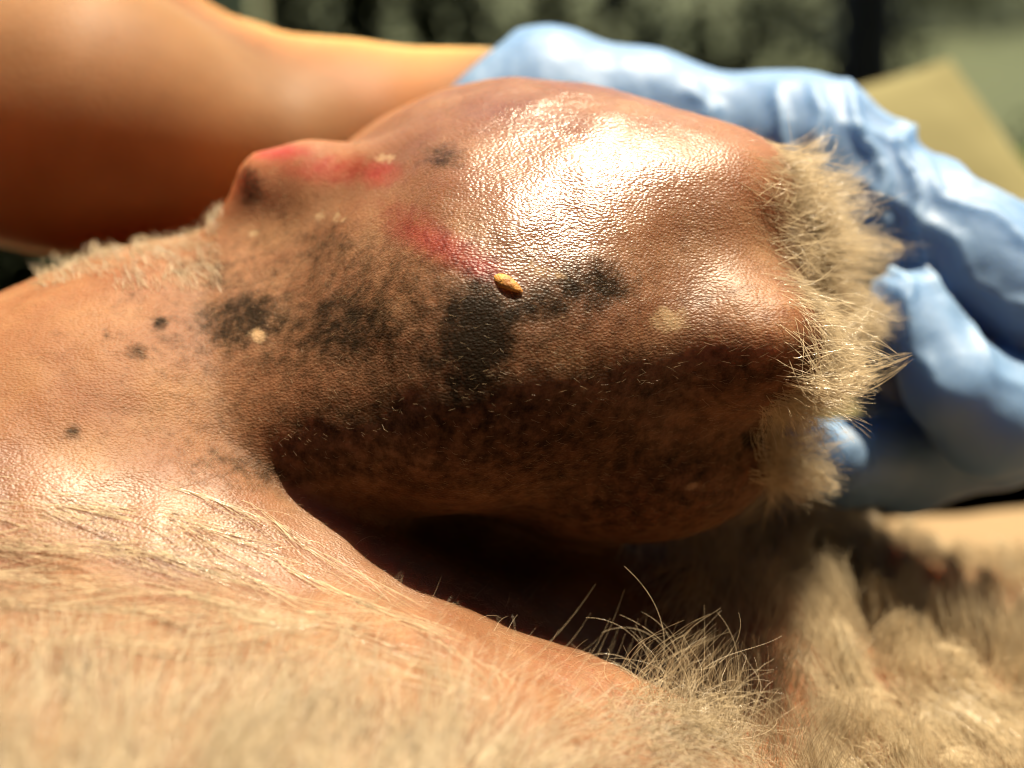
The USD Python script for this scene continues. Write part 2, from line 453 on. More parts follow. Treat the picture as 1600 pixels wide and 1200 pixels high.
part(tr, 'crown', leaves(cc, np.full((14, 3), 0.4), 5000, 0.05, 8), 'hedge_leaf', smooth=False)
bush(1370, 13, 1.9, 2.0, 'olive_leaf', 'olive bush far off, right of the tree trunk', 2500, .06)
bush(1480, 16, 2.2, 2.2, 'grey_leaf', 'grey-green bush far off above the peak of the khaki cushion', 2500, .07)
bush(1580, 14, 2.1, 1.5, 'olive_leaf', 'brownish bush far off at the right edge', 2500, .06)
bush(1548, 4.4, 0.52, 0.13, 'hedge_leaf', 'tiny dark bush just past the sloping edge of the khaki cushion', 500, .025)
bush(1585, 4.2, 0.42, 0.18, 'bright_leaf', 'bright green low plant at the right edge behind the khaki cushion', 700, .025)

# ------------------------------------------------------------------ table
TZ = HC - 0.215
table = thing('table', (0.0, 0.3, 0), 'sand coloured table under the pale fur and the gloved fingers', 'table')
b = trimesh.creation.box([1.3, 0.70, 0.03]); b.apply_translation([0.1, 0.30, TZ - 0.015])
part(table, 'tabletop', b, 'table_top', smooth=False)
b = trimesh.creation.box([1.31, 0.71, 0.012]); b.apply_translation([0.1, 0.30, TZ - 0.037])
part(table, 'edge_frame', b, 'table_steel', smooth=False)
for lx in (-0.5, 0.7):
    for ly in (0.0, 0.6):
        b = trimesh.creation.cylinder(0.022, TZ - 0.043, sections=16); b.apply_translation([lx, ly, (TZ - 0.043) / 2])
        part(table, 'leg', b, 'table_steel')

# ------------------------------------------------------------------ khaki cushion behind the glove
def cushion():
    n = 60
    u, v = np.meshgrid(np.linspace(-1, 1, n), np.linspace(-1, 1, n), indexing='ij')
    pinch_u = 1 - 0.10 * (1 - v ** 2) * 1.0
    pinch_v = 1 - 0.13 * (1 - u ** 2)
    x, y = u * pinch_v ** 0 * (1 - 0.12 * (1 - v ** 2) * np.abs(u)), v * (1 - 0.12 * (1 - u ** 2) * np.abs(v))
    puff = ((1 - u ** 2) * (1 - v ** 2)) ** 0.45
    P = []
    for sgn in (-1, 1):
        P.append(np.stack([x, y, sgn * 0.30 * puff], -1).reshape(-1, 3))
    V = np.vstack(P)
    i, j = np.meshgrid(np.arange(n - 1), np.arange(n - 1), indexing='ij')
    q = np.stack([i * n + j, (i + 1) * n + j, (i + 1) * n + j + 1, i * n + j + 1], -1).reshape(-1, 4)
    F = np.vstack([q[:, [0, 2, 1]], q[:, [0, 3, 2]], q[:, [0, 1, 2]] + n * n, q[:, [0, 2, 3]] + n * n])
    return V, F


V, Fq = cushion()
peak = C(1482, 88, .64)
e1 = C(1285, 112, .63) - peak; e1 /= np.linalg.norm(e1)
e2 = C(1700, 290, .635) - peak; e2 /= np.linalg.norm(e2)
HALF = 0.16
nrm = np.cross(e1, e2); nrm /= np.linalg.norm(nrm)
cpos = peak + HALF * (e1 + e2)
VV = cpos + HALF * (-V[:, :1] * e1 - V[:, 1:2] * e2 + V[:, 2:3] * nrm * 0.45)
VV = VV + nrm * (0.022 * (meshkit.fbm(VV * 14, 3, 3) - .5))[:, None] + e1 * (0.012 * (meshkit.fbm(VV * 22 + 5, 2, 4) - .5))[:, None]
VV = c2w(VV)
VV[:, 2] = np.maximum(VV[:, 2], TZ + 0.002)
cush = thing('cushion', (float(VV[:, 0].mean()), float(VV[:, 1].mean()), TZ), 'khaki cloth cushion with a peaked corner behind the blue glove', 'cushion')
part(cush, 'cover', (VV, Fq), 'khaki_cloth')

# ------------------------------------------------------------------ person: forearm and glove
person = thing('person', tuple(W(500, 215, 0.43)), 'person with bare forearm and blue rubber glove gripping the furry end of the lump', 'person')
A = Field((-0.34, -0.14, 0.30), (0.03, 0.07, 0.56), 0.0022)
arm_pts = [(-1000, -30, .50, .050), (-500, 60, .475, .050), (-120, 118, .455, .0480), (120, 152, .447, .0440), (330, 202, .44, .0300), (520, 216, .435, .0254), (760, 218, .43, .0252)]
fa = None
for (a, b) in zip(arm_pts[:-1], arm_pts[1:]):
    c_ = cap(A, C(*a[:3]), C(*b[:3]), a[3], b[3])
    fa = c_ if fa is None else smin(fa, c_, 0.010)
fa = smin(fa, cap(A, C(-500, 130, .415), C(130, 178, .398), .040, .032), 0.018)
fa = smin(fa, cap(A, C(130, 178, .398), C(430, 232, .410), .031, .0185), 0.018)
A.f = fa
v, f = A.mesh()
m = trimesh.Trimesh(v, f, process=False)
relax(m, 12)
part(person, 'forearm', (c2w(m.vertices), m.faces), 'arm_skin')

G = Field((-0.03, -0.105, 0.32), (0.165, 0.055, 0.50), 0.0013)
parts = [
    # back of the hand, wrist to knuckles
    (C(770, 222, .432), C(900, 216, .428), .0265, .0220, .012),
    (C(900, 212, .428), C(1230, 222, .415), .0225, .0165, .014),
    (C(900, 240, .440), C(1240, 245, .445), .0215, .0160, .014),
    (C(900, 300, .440), C(1260, 300, .430), .0225, .0180, .014),
    # the leading finger, out to the right
    (C(1230, 222, .415), C(1290, 240, .41), .0165, .0165, .010),
    (C(1290, 240, .41), C(1520, 400, .395), .0165, .0165, .010),
    (C(1520, 398, .395), C(1615, 458, .388), .0165, .0155, .006),
]
fg = None
for a, b_, ra, rb, k in parts:
    c_ = cap(G, a, b_, ra, rb)
    fg = c_ if fg is None else smin(fg, c_, k)
# second and third fingers, bent back towards the fur; fourth behind; thumb hidden behind the lump
for chain in [
    [(1300, 300, .43, .0165), (1560, 480, .42, .0150), (1635, 590, .405, .0140), (1552, 645, .386, .0158), (1490, 600, .380, .0118), (1412, 475, .384, .0096)],
    [(1290, 360, .44, .0150), (1470, 600, .43, .0135), (1560, 690, .415, .0120), (1415, 722, .408, .0132), (1330, 715, .392, .0104)],
    [(1270, 380, .45, .0130), (1400, 600, .445, .0115), (1420, 700, .43, .0105), (1330, 730, .40, .0100), (1250, 700, .385, .0085)],
    [(1000, 300, .43, .0170), (1150, 400, .415, .0150), (1260, 470, .395, .0125)],
]:
    fc = None
    for a, b_ in zip(chain[:-1], chain[1:]):
        c_ = cap(G, C(*a[:3]), C(*b_[:3]), a[3], b_[3])
        fc = c_ if fc is None else smin(fc, c_, 0.004)
    fg = smin(fg, fc, 0.0022)
# flared cuff
cuff = cap(G, C(780, 216, .430), C(850, 212, .428), .0268, .0262)
fg = smin(fg, cuff, 0.006)
bump_c = ell(G, C(850, 122, .425), (.013, .0120, .016))
fg = smin(fg, bump_c, 0.010)
fg = smin(fg, ell(G, C(1010, 150, .42), (.012, .011, .014)), 0.010)
# cut the cuff open along the slanted rim
rim = np.array([math.cos(math.radians(47)), math.sin(math.radians(47)) , 0.12]); rim /= np.linalg.norm(rim)
pr = C(748, 98, .415)
plane = -((G.X - pr[0]) * rim[0] * 1 + (G.Y - pr[1]) * rim[1] + (G.Z - pr[2]) * rim[2])
G.f = np.maximum(fg, plane)
v, f = G.mesh()
m = trimesh.Trimesh(v, f, process=False)
relax(m, 8)
nv = np.array(m.vertex_normals); v = np.array(m.vertices)
px = v[:, 0] / v[:, 2] * FPX + 800; py = v[:, 1] / v[:, 2] * FPX + 600
# creases of the loose rubber: warped ridges fanning over the back of the hand
wv = meshkit.fbm(v * 55, 3, 4) - .5
wu = meshkit.fbm(v * 40 + 9, 3, 8) - .5
t1 = v[:, 0] * 250 - v[:, 1] * 40 + wv * 6
t2 = v[:, 0] * 170 - v[:, 1] * 200 + wu * 8
r1 = 1 - np.abs(np.sin(t1)); r2 = 1 - np.abs(np.sin(t2))
zone1 = sstep(960, 1080, px) * (1 - sstep(1400, 1520, px)) * sstep(110, 175, py) * (1 - sstep(420, 520, py))
zone2 = sstep(1250, 1380, px) * (1 - sstep(560, 640, py))
amp = 0.0028 * zone1 * (r1 ** 2 - .35) + 0.0016 * zone2 * (r2 ** 2 - .3) + 0.0007 * (meshkit.fbm(v * 75 + 3, 3, 2) - .5)
v = v + nv * amp[:, None]
m = trimesh.Trimesh(v, f, process=False)
relax(m, 2)
part(person, 'glove', (c2w(m.vertices), m.faces), 'blue_nitrile')

# ------------------------------------------------------------------ dog
B = Field((-0.205, -0.085, 0.10), (0.185, 0.135, 0.50), 0.0017)
ZS = 0.335
def prof(pts):
    a = np.array(pts, float)
    return PchipInterpolator(a[:, 0], a[:, 1])
top = prof([(-700, 720), (-300, 600), (-100, 520), (0, 480), (100, 428), (200, 383), (300, 336), (370, 300), (420, 276), (460, 254), (515, 216), (600, 167), (700, 137), (800, 124), (900, 131), (980, 152), (1060, 190), (1140, 244), (1200, 264), (1260, 293), (1310, 338), (1345, 410), (1365, 500), (1500, 500)])
bot = prof([(-700, 900), (-300, 830), (0, 780), (200, 752), (340, 750), (450, 788), (600, 800), (750, 797), (850, 775), (950, 752), (1050, 730), (1130, 695), (1200, 648), (1270, 590), (1310, 548), (1345, 520), (1365, 505), (1500, 505)])
zax = prof([(-700, .37), (0, .358), (200, .357), (340, .359), (480, .3605), (580, .3575), (750, .3485), (900, .3475), (1100, .353), (1365, .364), (1500, .36)])
zhd = prof([(-700, .045), (0, .040), (200, .037), (340, .037), (450, .042), (560, .0485), (700, .0525), (850, .0505), (1050, .0440), (1150, .0390), (1250, .0285), (1365, .012), (1500, .01)])
shear = prof([(-700, .5), (0, .6), (340, .82), (450, .74), (600, .54), (850, .33), (1365, .25), (1500, .2)])
PX = (B.X / ZS * FPX + 800)
zc, hz = zax(PX), zhd(PX)
h0 = (bot(PX) - top(PX)) / 2 / FPX * ZS
tY = (top(PX) - 600) / FPX * (zc + 0.8 * shear(PX) * h0)
bY = (bot(PX) - 600) / FPX * (zc - 0.8 * shear(PX) * h0)
cy, hy = (tY + bY) / 2, np.maximum((bY - tY) / 2, 0.0015)
rho = ((np.abs(B.Y - cy) / hy) ** 2.03 + (np.abs(B.Z - zc + shear(PX) * np.clip(B.Y - cy, -hy, hy)) / hz) ** 2.03) ** (1 / 2.03)
fm = (rho - 1) * np.minimum(hy, hz) * 0.9
fm = np.maximum(fm, (PX - 1365) / FPX * ZS)
# skin fold that ends the lump on the right, over the furry recess
fm = smin(fm, ell(B, C(1160, 535, .322), (.0172, .0150, .0205)), 0.010)
# bump under the second highlight, lower roll, left shoulder
fm = smin(fm, ell(B, C(1090, 305, .341), (.020, .0140, .026)), 0.018)
fm = smin(fm, ell(B, C(965, 712, .345), (.0355, .0196, .0290)), 0.007)
# the raised nub on the left
nub = smin(cap(B, C(416, 271, .352), C(480, 268, .351), .0046, .0056), cap(B, C(480, 268, .351), C(600, 280, .338), .0056, .0060), .006)
nub = smin(nub, cap(B, C(418, 286, .352), C(520, 306, .346), .0048, .0072), .006)
fm = smin(fm, cap(B, C(400, 335, .356), C(500, 330, .350), .0060, .0100), 0.014)
fm = smin(fm, nub, 0.008)
# belly and flank as a height over the table
ctrl = [(0, 700, .303), (0, 600, .319), (0, 545, .340), (200, 700, .306), (200, 640, .313), (200, 560, .322), (200, 480, .343), (300, 700, .3085), (300, 655, .315), (300, 570, .325), (300, 505, .345), (-300, 700, .31), (-200, 600, .335),
        (345, 708, .309), (350, 720, .3055), (400, 748, .305), (470, 792, .306), (410, 735, .325), (480, 772, .322), (550, 765, .36), (420, 715, .36), (650, 785, .345), (650, 750, .38), (550, 735, .39), (720, 765, .38), (560, 868, .303), (760, 985, .297), (950, 1085, .29), (1060, 1135, .287), (400, 900, .288), (0, 900, .277), (200, 1150, .238), (700, 1150, .255),
        (-300, 800, .30), (-300, 1150, .235), (450, 1200, .238), (1000, 1190, .272), (200, 1500, .19), (900, 1450, .21), (1200, 1400, .25),
        (1150, 950, .362), (1000, 905, .348), (700, 830, .34), (1040, 1040, .335), (1130, 1090, .325), (1180, 1180, .312), (1480, 1050, .375), (1450, 955, .43), (1330, 920, .42), (1300, 1120, .340), (1590, 985, .42), (1700, 1000, .41),
        (1300, 1300, .30), (1600, 1300, .32), (800, 760, .40), (0, 545, .40), (200, 455, .40), (300, 440, .40), (-250, 640, .40), (500, 670, .40), (800, 735, .40), (800, 770, .37), (1250, 850, .42), (-300, 610, .40)]
cw = np.array([W(*c_) for c_ in ctrl])
rbf = RBFInterpolator(cw[:, :2], cw[:, 2], kernel='thin_plate_spline', smoothing=1e-8)
gx, gy = np.linspace(-.21, .2, 140), np.linspace(.05, .56, 170)
hm = rbf(np.stack(np.meshgrid(gx, gy, indexing='ij'), -1).reshape(-1, 2)).reshape(len(gx), len(gy))
nn = np.stack(np.meshgrid(gx, gy, [0.0], indexing='ij'), -1)[:, :, 0]
hm = hm + 0.006 * (meshkit.fbm(nn * 45, 3, 5) - .5) + 0.004 * (meshkit.fbm(nn * 160, 2, 6) - .5) * sstep(.04, .07, nn[..., 0])
hm = np.clip(hm, TZ + .006, HC - .06)
wy = -B.Y * math.sin(PITCH) + B.Z * math.cos(PITCH)
wz = HC - B.Y * math.cos(PITCH) - B.Z * math.sin(PITCH)
wxg = np.broadcast_to(B.X, B.n)
ix = (wxg - gx[0]) / (gx[1] - gx[0]); iy = (np.broadcast_to(wy, B.n) - gy[0]) / (gy[1] - gy[0])
zb = map_coordinates(hm, np.stack([ix.ravel(), iy.ravel()]), order=1, mode='nearest').reshape(B.n)
fb = (wz - zb) * 0.8
fb = smax(fb, wy - 0.43, 0.02)
fb = smax(fb, 0.125 - wy, 0.02)
B.f = smin(fm, fb, 0.006 + 0.024 * (1 - sstep(130, 480, PX)))
for edge_plane in (TZ + 0.0005 - wz, B.X - .18, -.20 - B.X):
    B.f = np.maximum(B.f, edge_plane)
B.f = B.f.astype(np.float32)
v, f = B.mesh()
m = trimesh.Trimesh(v, f, process=False)
relax(m, 6)
v = np.array(m.vertices)
sel_front = np.ones(len(v))
# slow unevenness of the skin
nv = np.array(m.vertex_normals)
v = v + nv * (0.0016 * (meshkit.fbm(v * 90, 3, 21) - .5))[:, None]
px = v[:, 0] / v[:, 2] * FPX + 800; py = v[:, 1] / v[:, 2] * FPX + 600
front = 1 - sstep(.345, .36, v[:, 2])


def blob(lst):
    out = np.zeros(len(v))
    for x, y, rx, ry, s, *ang in lst:
        a = math.radians(ang[0]) if ang else 0
        dx, dy = px - x, py - y
        u = (dx * math.cos(a) + dy * math.sin(a)) / rx; w = (-dx * math.sin(a) + dy * math.cos(a)) / ry
        out = np.maximum(out, s * np.exp(-np.maximum(u * u + w * w, 0) ** 1.3 * 0.8))
    return out * front


dark = blob([(480, 725, 190, 45, .6), (700, 740, 250, 60, .6), (640, 510, 370, 160, .56), (470, 520, 190, 100, .55), (690, 470, 90, 60, .5), (385, 500, 85, 52, .9), (345, 430, 60, 55, .5), (545, 510, 105, 75, .85), (520, 395, 70, 55, .55), (610, 440, 60, 50, .5), (640, 520, 90, 80, .6), (745, 520, 76, 95, 1.1), (785, 500, 45, 60, .9), (715, 565, 85, 70, .8), (640, 460, 90, 60, .5), (735, 600, 70, 50, .95),  # own dark patches; the wide low blobs also paint the underside's shade
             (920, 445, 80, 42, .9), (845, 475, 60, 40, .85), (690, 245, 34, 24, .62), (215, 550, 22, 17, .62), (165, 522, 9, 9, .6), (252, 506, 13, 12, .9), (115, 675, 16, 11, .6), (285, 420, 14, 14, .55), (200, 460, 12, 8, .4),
             (1180, 686, 34, 22, .9), (1120, 720, 90, 36, .6), (388, 288, 20, 30, .9), (1000, 610, 230, 90, .55), (760, 660, 420, 90, .68), (560, 650, 130, 40, .5), (980, 770, 260, 90, .6), (1150, 590, 130, 60, .6), (1260, 560, 50, 50, .6), (1120, 500, 160, 70, .3), (120, 1050, 50, 30, .5), (480, 440, 180, 100, .42),  # nub spot and wide lower blobs mix own pigment with painted shade
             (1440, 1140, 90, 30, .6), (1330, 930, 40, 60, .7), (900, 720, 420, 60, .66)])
red = blob([(590, 270, 40, 24, .7), (520, 265, 90, 28, .6), (430, 238, 60, 15, .85), (705, 392, 120, 30, .75, 25), (752, 420, 46, 22, .95, 20), (650, 350, 80, 30, .45, 25), (900, 1040, 160, 60, .22, 20), (1040, 560, 200, 90, .16), (1230, 500, 60, 70, .18), (1380, 1000, 70, 60, .2)])
pale = blob([(402, 525, 16, 14, .78), (1046, 503, 34, 26, .72), (1060, 492, 24, 14, .7), (1120, 530, 16, 12, .6), (602, 247, 22, 8, .7), (498, 338, 14, 10, .5), (530, 340, 14, 10, .5), (580, 332, 18, 12, .5), (915, 612, 11, 10, .7), (1085, 762, 22, 9, .7), (850, 425, 45, 14, .6, 15), (395, 365, 12, 10, .5), (320, 290, 8, 6, .3), (860, 540, 9, 8, .5), (1020, 715, 10, 8, .5)])
dog = thing('dog', tuple(W(700, 800, .33)), 'dog with pale blond fur and a shiny bare lump of mottled brown skin', 'dog')
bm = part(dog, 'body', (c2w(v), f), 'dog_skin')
pv = UsdGeom.PrimvarsAPI(bm).CreatePrimvar('pigment_shade', Sdf.ValueTypeNames.Color3fArray, 'vertex')
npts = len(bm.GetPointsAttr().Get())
pig_shade = np.stack([dark, red, pale], 1).astype(np.float32)
assert npts == len(pig_shade), (npts, len(pig_shade))
pv.Set(Vt.Vec3fArray.FromNumpy(pig_shade))
wet = blob([(870, 260, 250, 210, 1.0), (1090, 270, 90, 60, .7), (1060, 430, 170, 130, .4), (640, 440, 260, 120, .4), (250, 820, 420, 75, .5, 12), (800, 980, 260, 60, .9, 25), (420, 250, 90, 40, .7)])
wet = np.clip(wet * (.75 + .8 * (meshkit.fbm(v * 120, 3, 77) - .5)), 0, 1).astype(np.float32)
UsdGeom.PrimvarsAPI(bm).CreatePrimvar('wet', Sdf.ValueTypeNames.FloatArray, 'vertex').Set(Vt.FloatArray.FromNumpy(wet))

# ------------------------------------------------------------------ hair
# sample the skin
fa_ = np.cross(v[f[:, 1]] - v[f[:, 0]], v[f[:, 2]] - v[f[:, 0]])
area = np.linalg.norm(fa_, axis=1) / 2
fn = fa_ / (2 * area[:, None] + 1e-15)
if (np.einsum('ij,ij->i', fn[:2000], B.grad(v[f[:2000, 0]])) < 0).mean() > .5:
    fn = -fn
NS = 700000
pick = rng.choice(len(f), NS, p=area / area.sum())
u1, u2 = rng.random(NS), rng.random(NS)
sw = u1 + u2 > 1
u1[sw], u2[sw] = 1 - u1[sw], 1 - u2[sw]
SP = v[f[pick, 0]] + u1[:, None] * (v[f[pick, 1]] - v[f[pick, 0]]) + u2[:, None] * (v[f[pick, 2]] - v[f[pick, 0]])
SN = fn[pick]
SX = SP[:, 0] / SP[:, 2] * FPX + 800
SY = SP[:, 1] / SP[:, 2] * FPX + 600
SD = SP[:, 2]
# which roots lie on the belly rather than on the lump
FM = Field.__new__(Field); FM.lo, FM.h, FM.f = B.lo, B.h, (fm - fb).astype(np.float32)
ONB = FM.at(SP) > -0.001
BASE_DENS = NS / area.sum()          # samples per m2


def take(weight, n):
    """n roots with probability ~ weight (0..1 each)"""
    w = np.clip(weight, 0, 1)
    idx = np.nonzero(rng.random(NS) < w)[0]
    if len(idx) > n:
        idx = rng.choice(idx, n, replace=False)
    return idx


def unit(a):
    return a / (np.linalg.norm(a, axis=-1, keepdims=True) + 1e-12)


def grow(root, nrm, flow, length, steps=7, lift=0.3, curl=0.15, clump=0.0, nclump=60, offset=0.0002, gravity=0.0, seed=1, tip_lift=0.0):
    r = np.random.default_rng(seed)
    N = len(root)
    P = np.zeros((N, steps, 3)); P[:, 0] = root - nrm * 0.0003
    d = unit(flow - (flow * nrm).sum(1, keepdims=True) * nrm * (1 - lift) + nrm * lift)
    p = P[:, 0].copy()
    st = (length / (steps - 1))[:, None]
    drift = r.normal(size=(N, 3)) * curl
    for k in range(1, steps):
        drift = drift * 0.75 + r.normal(size=(N, 3)) * curl * 0.5
        d = unit(d + drift + np.array([0, gravity, 0]) + tip_lift * nrm)
        p = p + d * st
        s = B.at(p)
        bad = s < offset
        if bad.any():
            g = B.grad(p[bad])
            p[bad] += g * (offset - s[bad])[:, None]
            d[bad] = unit(d[bad] - np.minimum((d[bad] * g).sum(1, keepdims=True), 0) * g)
        P[:, k] = p
    if clump > 0 and N > nclump:
        cid = r.choice(N, nclump, replace=False)
        _, near = cKDTree(root[cid]).query(root)
        t = (np.arange(steps) / (steps - 1)) ** 1.2
        cl = np.broadcast_to(np.clip(clump * r.uniform(0.55, 1.15, nclump), 0, .97)[near], (N,))
        target = P[cid[near]]
        P = P + (target - P) * (t[None, :, None] * cl[:, None, None])
    return P


def put(name, P, w0, w1, mat='blond_hair', label=None):
    N, K, _ = P.shape
    t = np.linspace(0, 1, K)
    r = np.random.default_rng(len(name) + N)
    w = (w0 + (w1 - w0) * t ** 1.5)[None] * r.uniform(.7, 1.25, N)[:, None]
    pr = curves(dog, name, c2w(P), w, mat)
    tag(pr, label, kind='stuff')


def D(*a):
    return unit(np.array(a, float))


line = np.interp(SX, [-400, 0, 150, 250, 500, 800, 950, 1100, 1200], [965, 975, 1020, 975, 1020, 1090, 1130, 1160, 1175])
inview = (SX > -150) & (SX < 1800) & (SY < 1500)

crest = np.interp(SX, [200, 340, 450, 560, 700, 820, 950, 1100], [640, 710, 785, 868, 960, 1010, 1075, 1120])
OFF = sstep(12, 75, SY - crest)
# A long pale belly fur in front
wA = ONB * sstep(-50, 90, SY - line) * (SX < 1230) * (SD < .30) * (SX > -250) * (SY < 1650)
dens = np.clip((meshkit.fbm(SP * 130, 3, 31) - .34) * 3.2, .04, 1) * (.12 + .88 * sstep(0, 200, SY - line))
i = take(wA * dens, 11500)
fx = np.interp(SX[i], [-200, 300, 700, 950, 1150], [.02, .12, .25, .7, 1.0])
fl = np.stack([fx, np.interp(SX[i], [0, 700, 1000, 1150], [-.9, -.75, -.25, .05]), np.full(len(i), .25)], 1)
nz = meshkit.noise(SP[i] * 110, 3) - .5
fl[:, 0] += nz * .7
put('belly_fur', grow(SP[i], SN[i], unit(fl), rng.uniform(.012, .027, len(i)), 9, .13, .10, .62, 1100, seed=2), .00010, .00003)
# thin transitional fuzz above it
wA2 = ONB * np.exp(-np.maximum(line - SY, 0) / 70) * (SY < line + 30) * (SX < 1000) * (SX > -200) * .35
i = take(wA2 * (.25 + .75 * OFF), 2200)
fl = np.stack([.5 + 0 * SX[i], -.55 + 0 * SX[i], .3 + 0 * SX[i]], 1)
put('belly_fuzz', grow(SP[i], SN[i], unit(fl), rng.uniform(.003, .009, len(i)), 6, .25, .16, .3, 500, seed=3), .00006, .00002)
# B wet strands combed flat along the belly
wB = ONB * sstep(720, 760, SY) * (1 - sstep(-40, 60, SY - line)) * (SX < 930) * (SX > -300) * (SY > 700)
strand = 0.5 + 0.5 * np.sin((SY - .38 * np.maximum(SX - 200, 0) - .00022 * np.maximum(SX - 250, 0) ** 2) / 9.0 + 5 * meshkit.noise(SP * 60, 5))
i = take(wB * strand ** 9 * .9 * OFF + wB * .012 * OFF, 2100)
slope = np.interp(SX[i], [-200, 100, 350, 600, 900], [.06, .12, .30, .55, .62])
fl = unit(np.stack([np.ones(len(i)), slope, -.12 * np.ones(len(i))], 1))
put('wet_strand', grow(SP[i], SN[i], fl, rng.uniform(.020, .048, len(i)) * np.where(SX[i] > 230, .5, 1), 12, .01, .05, .65, 150, offset=.00014, seed=4), .00011, .00005, 'wet_hair')
# C tangle at the edge of the belly
wC = ONB * np.exp(-((SX - 1040) / 80) ** 2 - ((SY - 1140) / 40) ** 2) * (SD < .31)
i = take(wC, 800)
fl = unit(np.stack([.9 + rng.normal(0, .5, len(i)), -.15 + rng.normal(0, .5, len(i)), .15 + rng.normal(0, .3, len(i))], 1))
put('curly_hair', grow(SP[i], SN[i], fl, rng.uniform(.010, .026, len(i)), 16, .10, .30, .30, 90, seed=5, gravity=.05), .00010, .00004)
# D hair of the shaded hollow under the lump
wD = ONB * sstep(950, 1120, SX) * (1 - sstep(1290, 1360, SX)) * (SD > .30) * (SY > 700) * (SY < 1350)
i = take(wD * .5, 8000)
fl = unit(np.stack([.1 + rng.normal(0, .25, len(i)), -.9 + 0 * SX[i], -.35 + 0 * SX[i]], 1))
put('hollow_fur', grow(SP[i], SN[i], fl, rng.uniform(.010, .022, len(i)), 7, .45, .12, .6, 260, seed=6), .00010, .00004)
# E thick fur on the right
bare = np.exp(-((SX - 1375) / 75) ** 2 - ((SY - 1010) / 75) ** 2) + np.exp(-((SX - 1430) / 90) ** 2 - ((SY - 1140) / 35) ** 2)
wE = ONB * sstep(1270, 1330, SX) * (SX < 2100) * (SD > .29) * (SY > 700) * (SY < 1500) * (1 - .55 * np.clip(bare, 0, 1))
i = take(wE * 1.0, 40000)
nz = meshkit.noise(SP[i] * 60, 11) - .5
fl = unit(np.stack([-.25 + 1.2 * nz, -.75 + 0 * nz, -.30 + .8 * (meshkit.noise(SP[i] * 60, 12) - .5)], 1))
put('flank_fur', grow(SP[i], SN[i], fl, rng.uniform(.013, .026, len(i)) * np.where(SD[i] > .4, .6, 1), 7, .30, .10, .72, 520, seed=7), .00015, .00005, 'wet_hair')
# F fur at the gripped end of the lump
onm = ~ONB
side = unit(np.stack([np.ones(NS), (SY - 470) / 420, (SD - .345) / .08], 1))
wF = onm * sstep(1185, 1335, SX + .12 * np.abs(SY - 470) * (SY < 470)) * (SY > 240) * (SY < 800)
wF = np.maximum(wF, onm * sstep(1160, 1215, SX) * sstep(590, 640, SY) * (SY < 740) * (SD < .345))
i = take(wF * .55, 2500)
fl = side[i] + rng.normal(0, .24, (len(i), 3)) + np.stack([0 * SX[i], .15 + .6 * sstep(420, 600, SY[i]), 0 * SX[i]], 1)
put('collar_fur', grow(SP[i], SN[i], unit(fl), rng.uniform(.003, .021, len(i)), 10, .12, .14, .68, 170, seed=8, gravity=.03), .00011, .00003, 'wet_hair')
wF2 = onm * sstep(1120, 1240, SX) * (SX < 1330) * (SY > 240) * (SY < 480) * sstep(-60, 60, SX - 1230 + (470 - SY) * .25)
i = take(wF2 * .8, 8000)
fl = unit(np.stack([np.ones(len(i)), .30 + 1.2 * (meshkit.noise(SP[i] * 180, 4) - .5), .35 * np.ones(len(i))], 1))
put('short_fur', grow(SP[i], SN[i], fl, rng.uniform(.004, .009, len(i)), 6, .10, .10, .6, 350, seed=9), .00007, .00003)
# long wisps over the glove
wW = onm * (SX > 1190) * (SX < 1345) * (SY < 400) * (SD > .325) * (SD < .372)
i = take(wW * .6, 650)
fl = unit(np.stack([np.ones(len(i)), -.10 + .9 * (meshkit.noise(SP[i] * 150, 6) - .5), .25 * np.ones(len(i))], 1))
put('wispy_fur', grow(SP[i], SN[i], fl, rng.uniform(.014, .028, len(i)), 10, .12, .09, .85, 22, seed=12), .00012, .00004, 'wet_hair')
wW = onm * (SX > 1230) * (SX < 1350) * (SY > 430) * (SY < 720)
i = take(wW * .6, 500)
fl = unit(np.stack([np.ones(len(i)), .15 + 1.2 * (meshkit.noise(SP[i] * 150, 7) - .5), .1 * np.ones(len(i))], 1))
put('wispy_fur', grow(SP[i], SN[i], fl, rng.uniform(.012, .024, len(i)), 10, .2, .12, .85, 24, seed=13), .00012, .00004, 'wet_hair')
wW = onm * (SX > 1165) * (SX < 1330) * (SY > 585) * (SY < 760) * sstep(-30, 60, SX - 1200 + (SY - 640) * .3)
i = take(wW * .8, 2200)
fl = unit(np.stack([np.ones(len(i)), .30 + .8 * (meshkit.noise(SP[i] * 120, 17) - .5), -.1 * np.ones(len(i))], 1))
put('lower_fur', grow(SP[i], SN[i], fl, rng.uniform(.009, .020, len(i)), 9, .25, .11, .8, 70, seed=14), .00011, .00004, 'wet_hair')
# G fuzz along the far outline on the left
wG = onm * (SX > 60) * (SX < 350) * (SD > .318) * (SD < .36) * (SY < 460)
i = take(wG * .5, 1100)
fl = unit(np.stack([-.5 + rng.normal(0, .2, len(i)), -.5 + rng.normal(0, .2, len(i)), .4 + 0 * SX[i]], 1))
put('back_fuzz', grow(SP[i], SN[i], fl, rng.uniform(.0025, .007, len(i)), 6, .25, .14, .7, 90, seed=10), .00009, .00003)
# H stubble on the lump
wH = (SX > -150) * (SX < 1320) * (SD < .35) * (onm | (SY < line))
i = take(wH * .16, 7000)
fl = unit(np.stack([np.ones(len(i)), .15 + .5 * rng.normal(size=len(i)) - .25 * sstep(850, 1150, SX[i]), -.1 + 0 * SX[i]], 1))
put('stubble', grow(SP[i], SN[i], fl, rng.uniform(.0008, .0022, len(i)) * (1 + .9 * sstep(950, 1150, SX[i])), 4, .18, .08, seed=11), .00004, .00002, 'fine_hair')

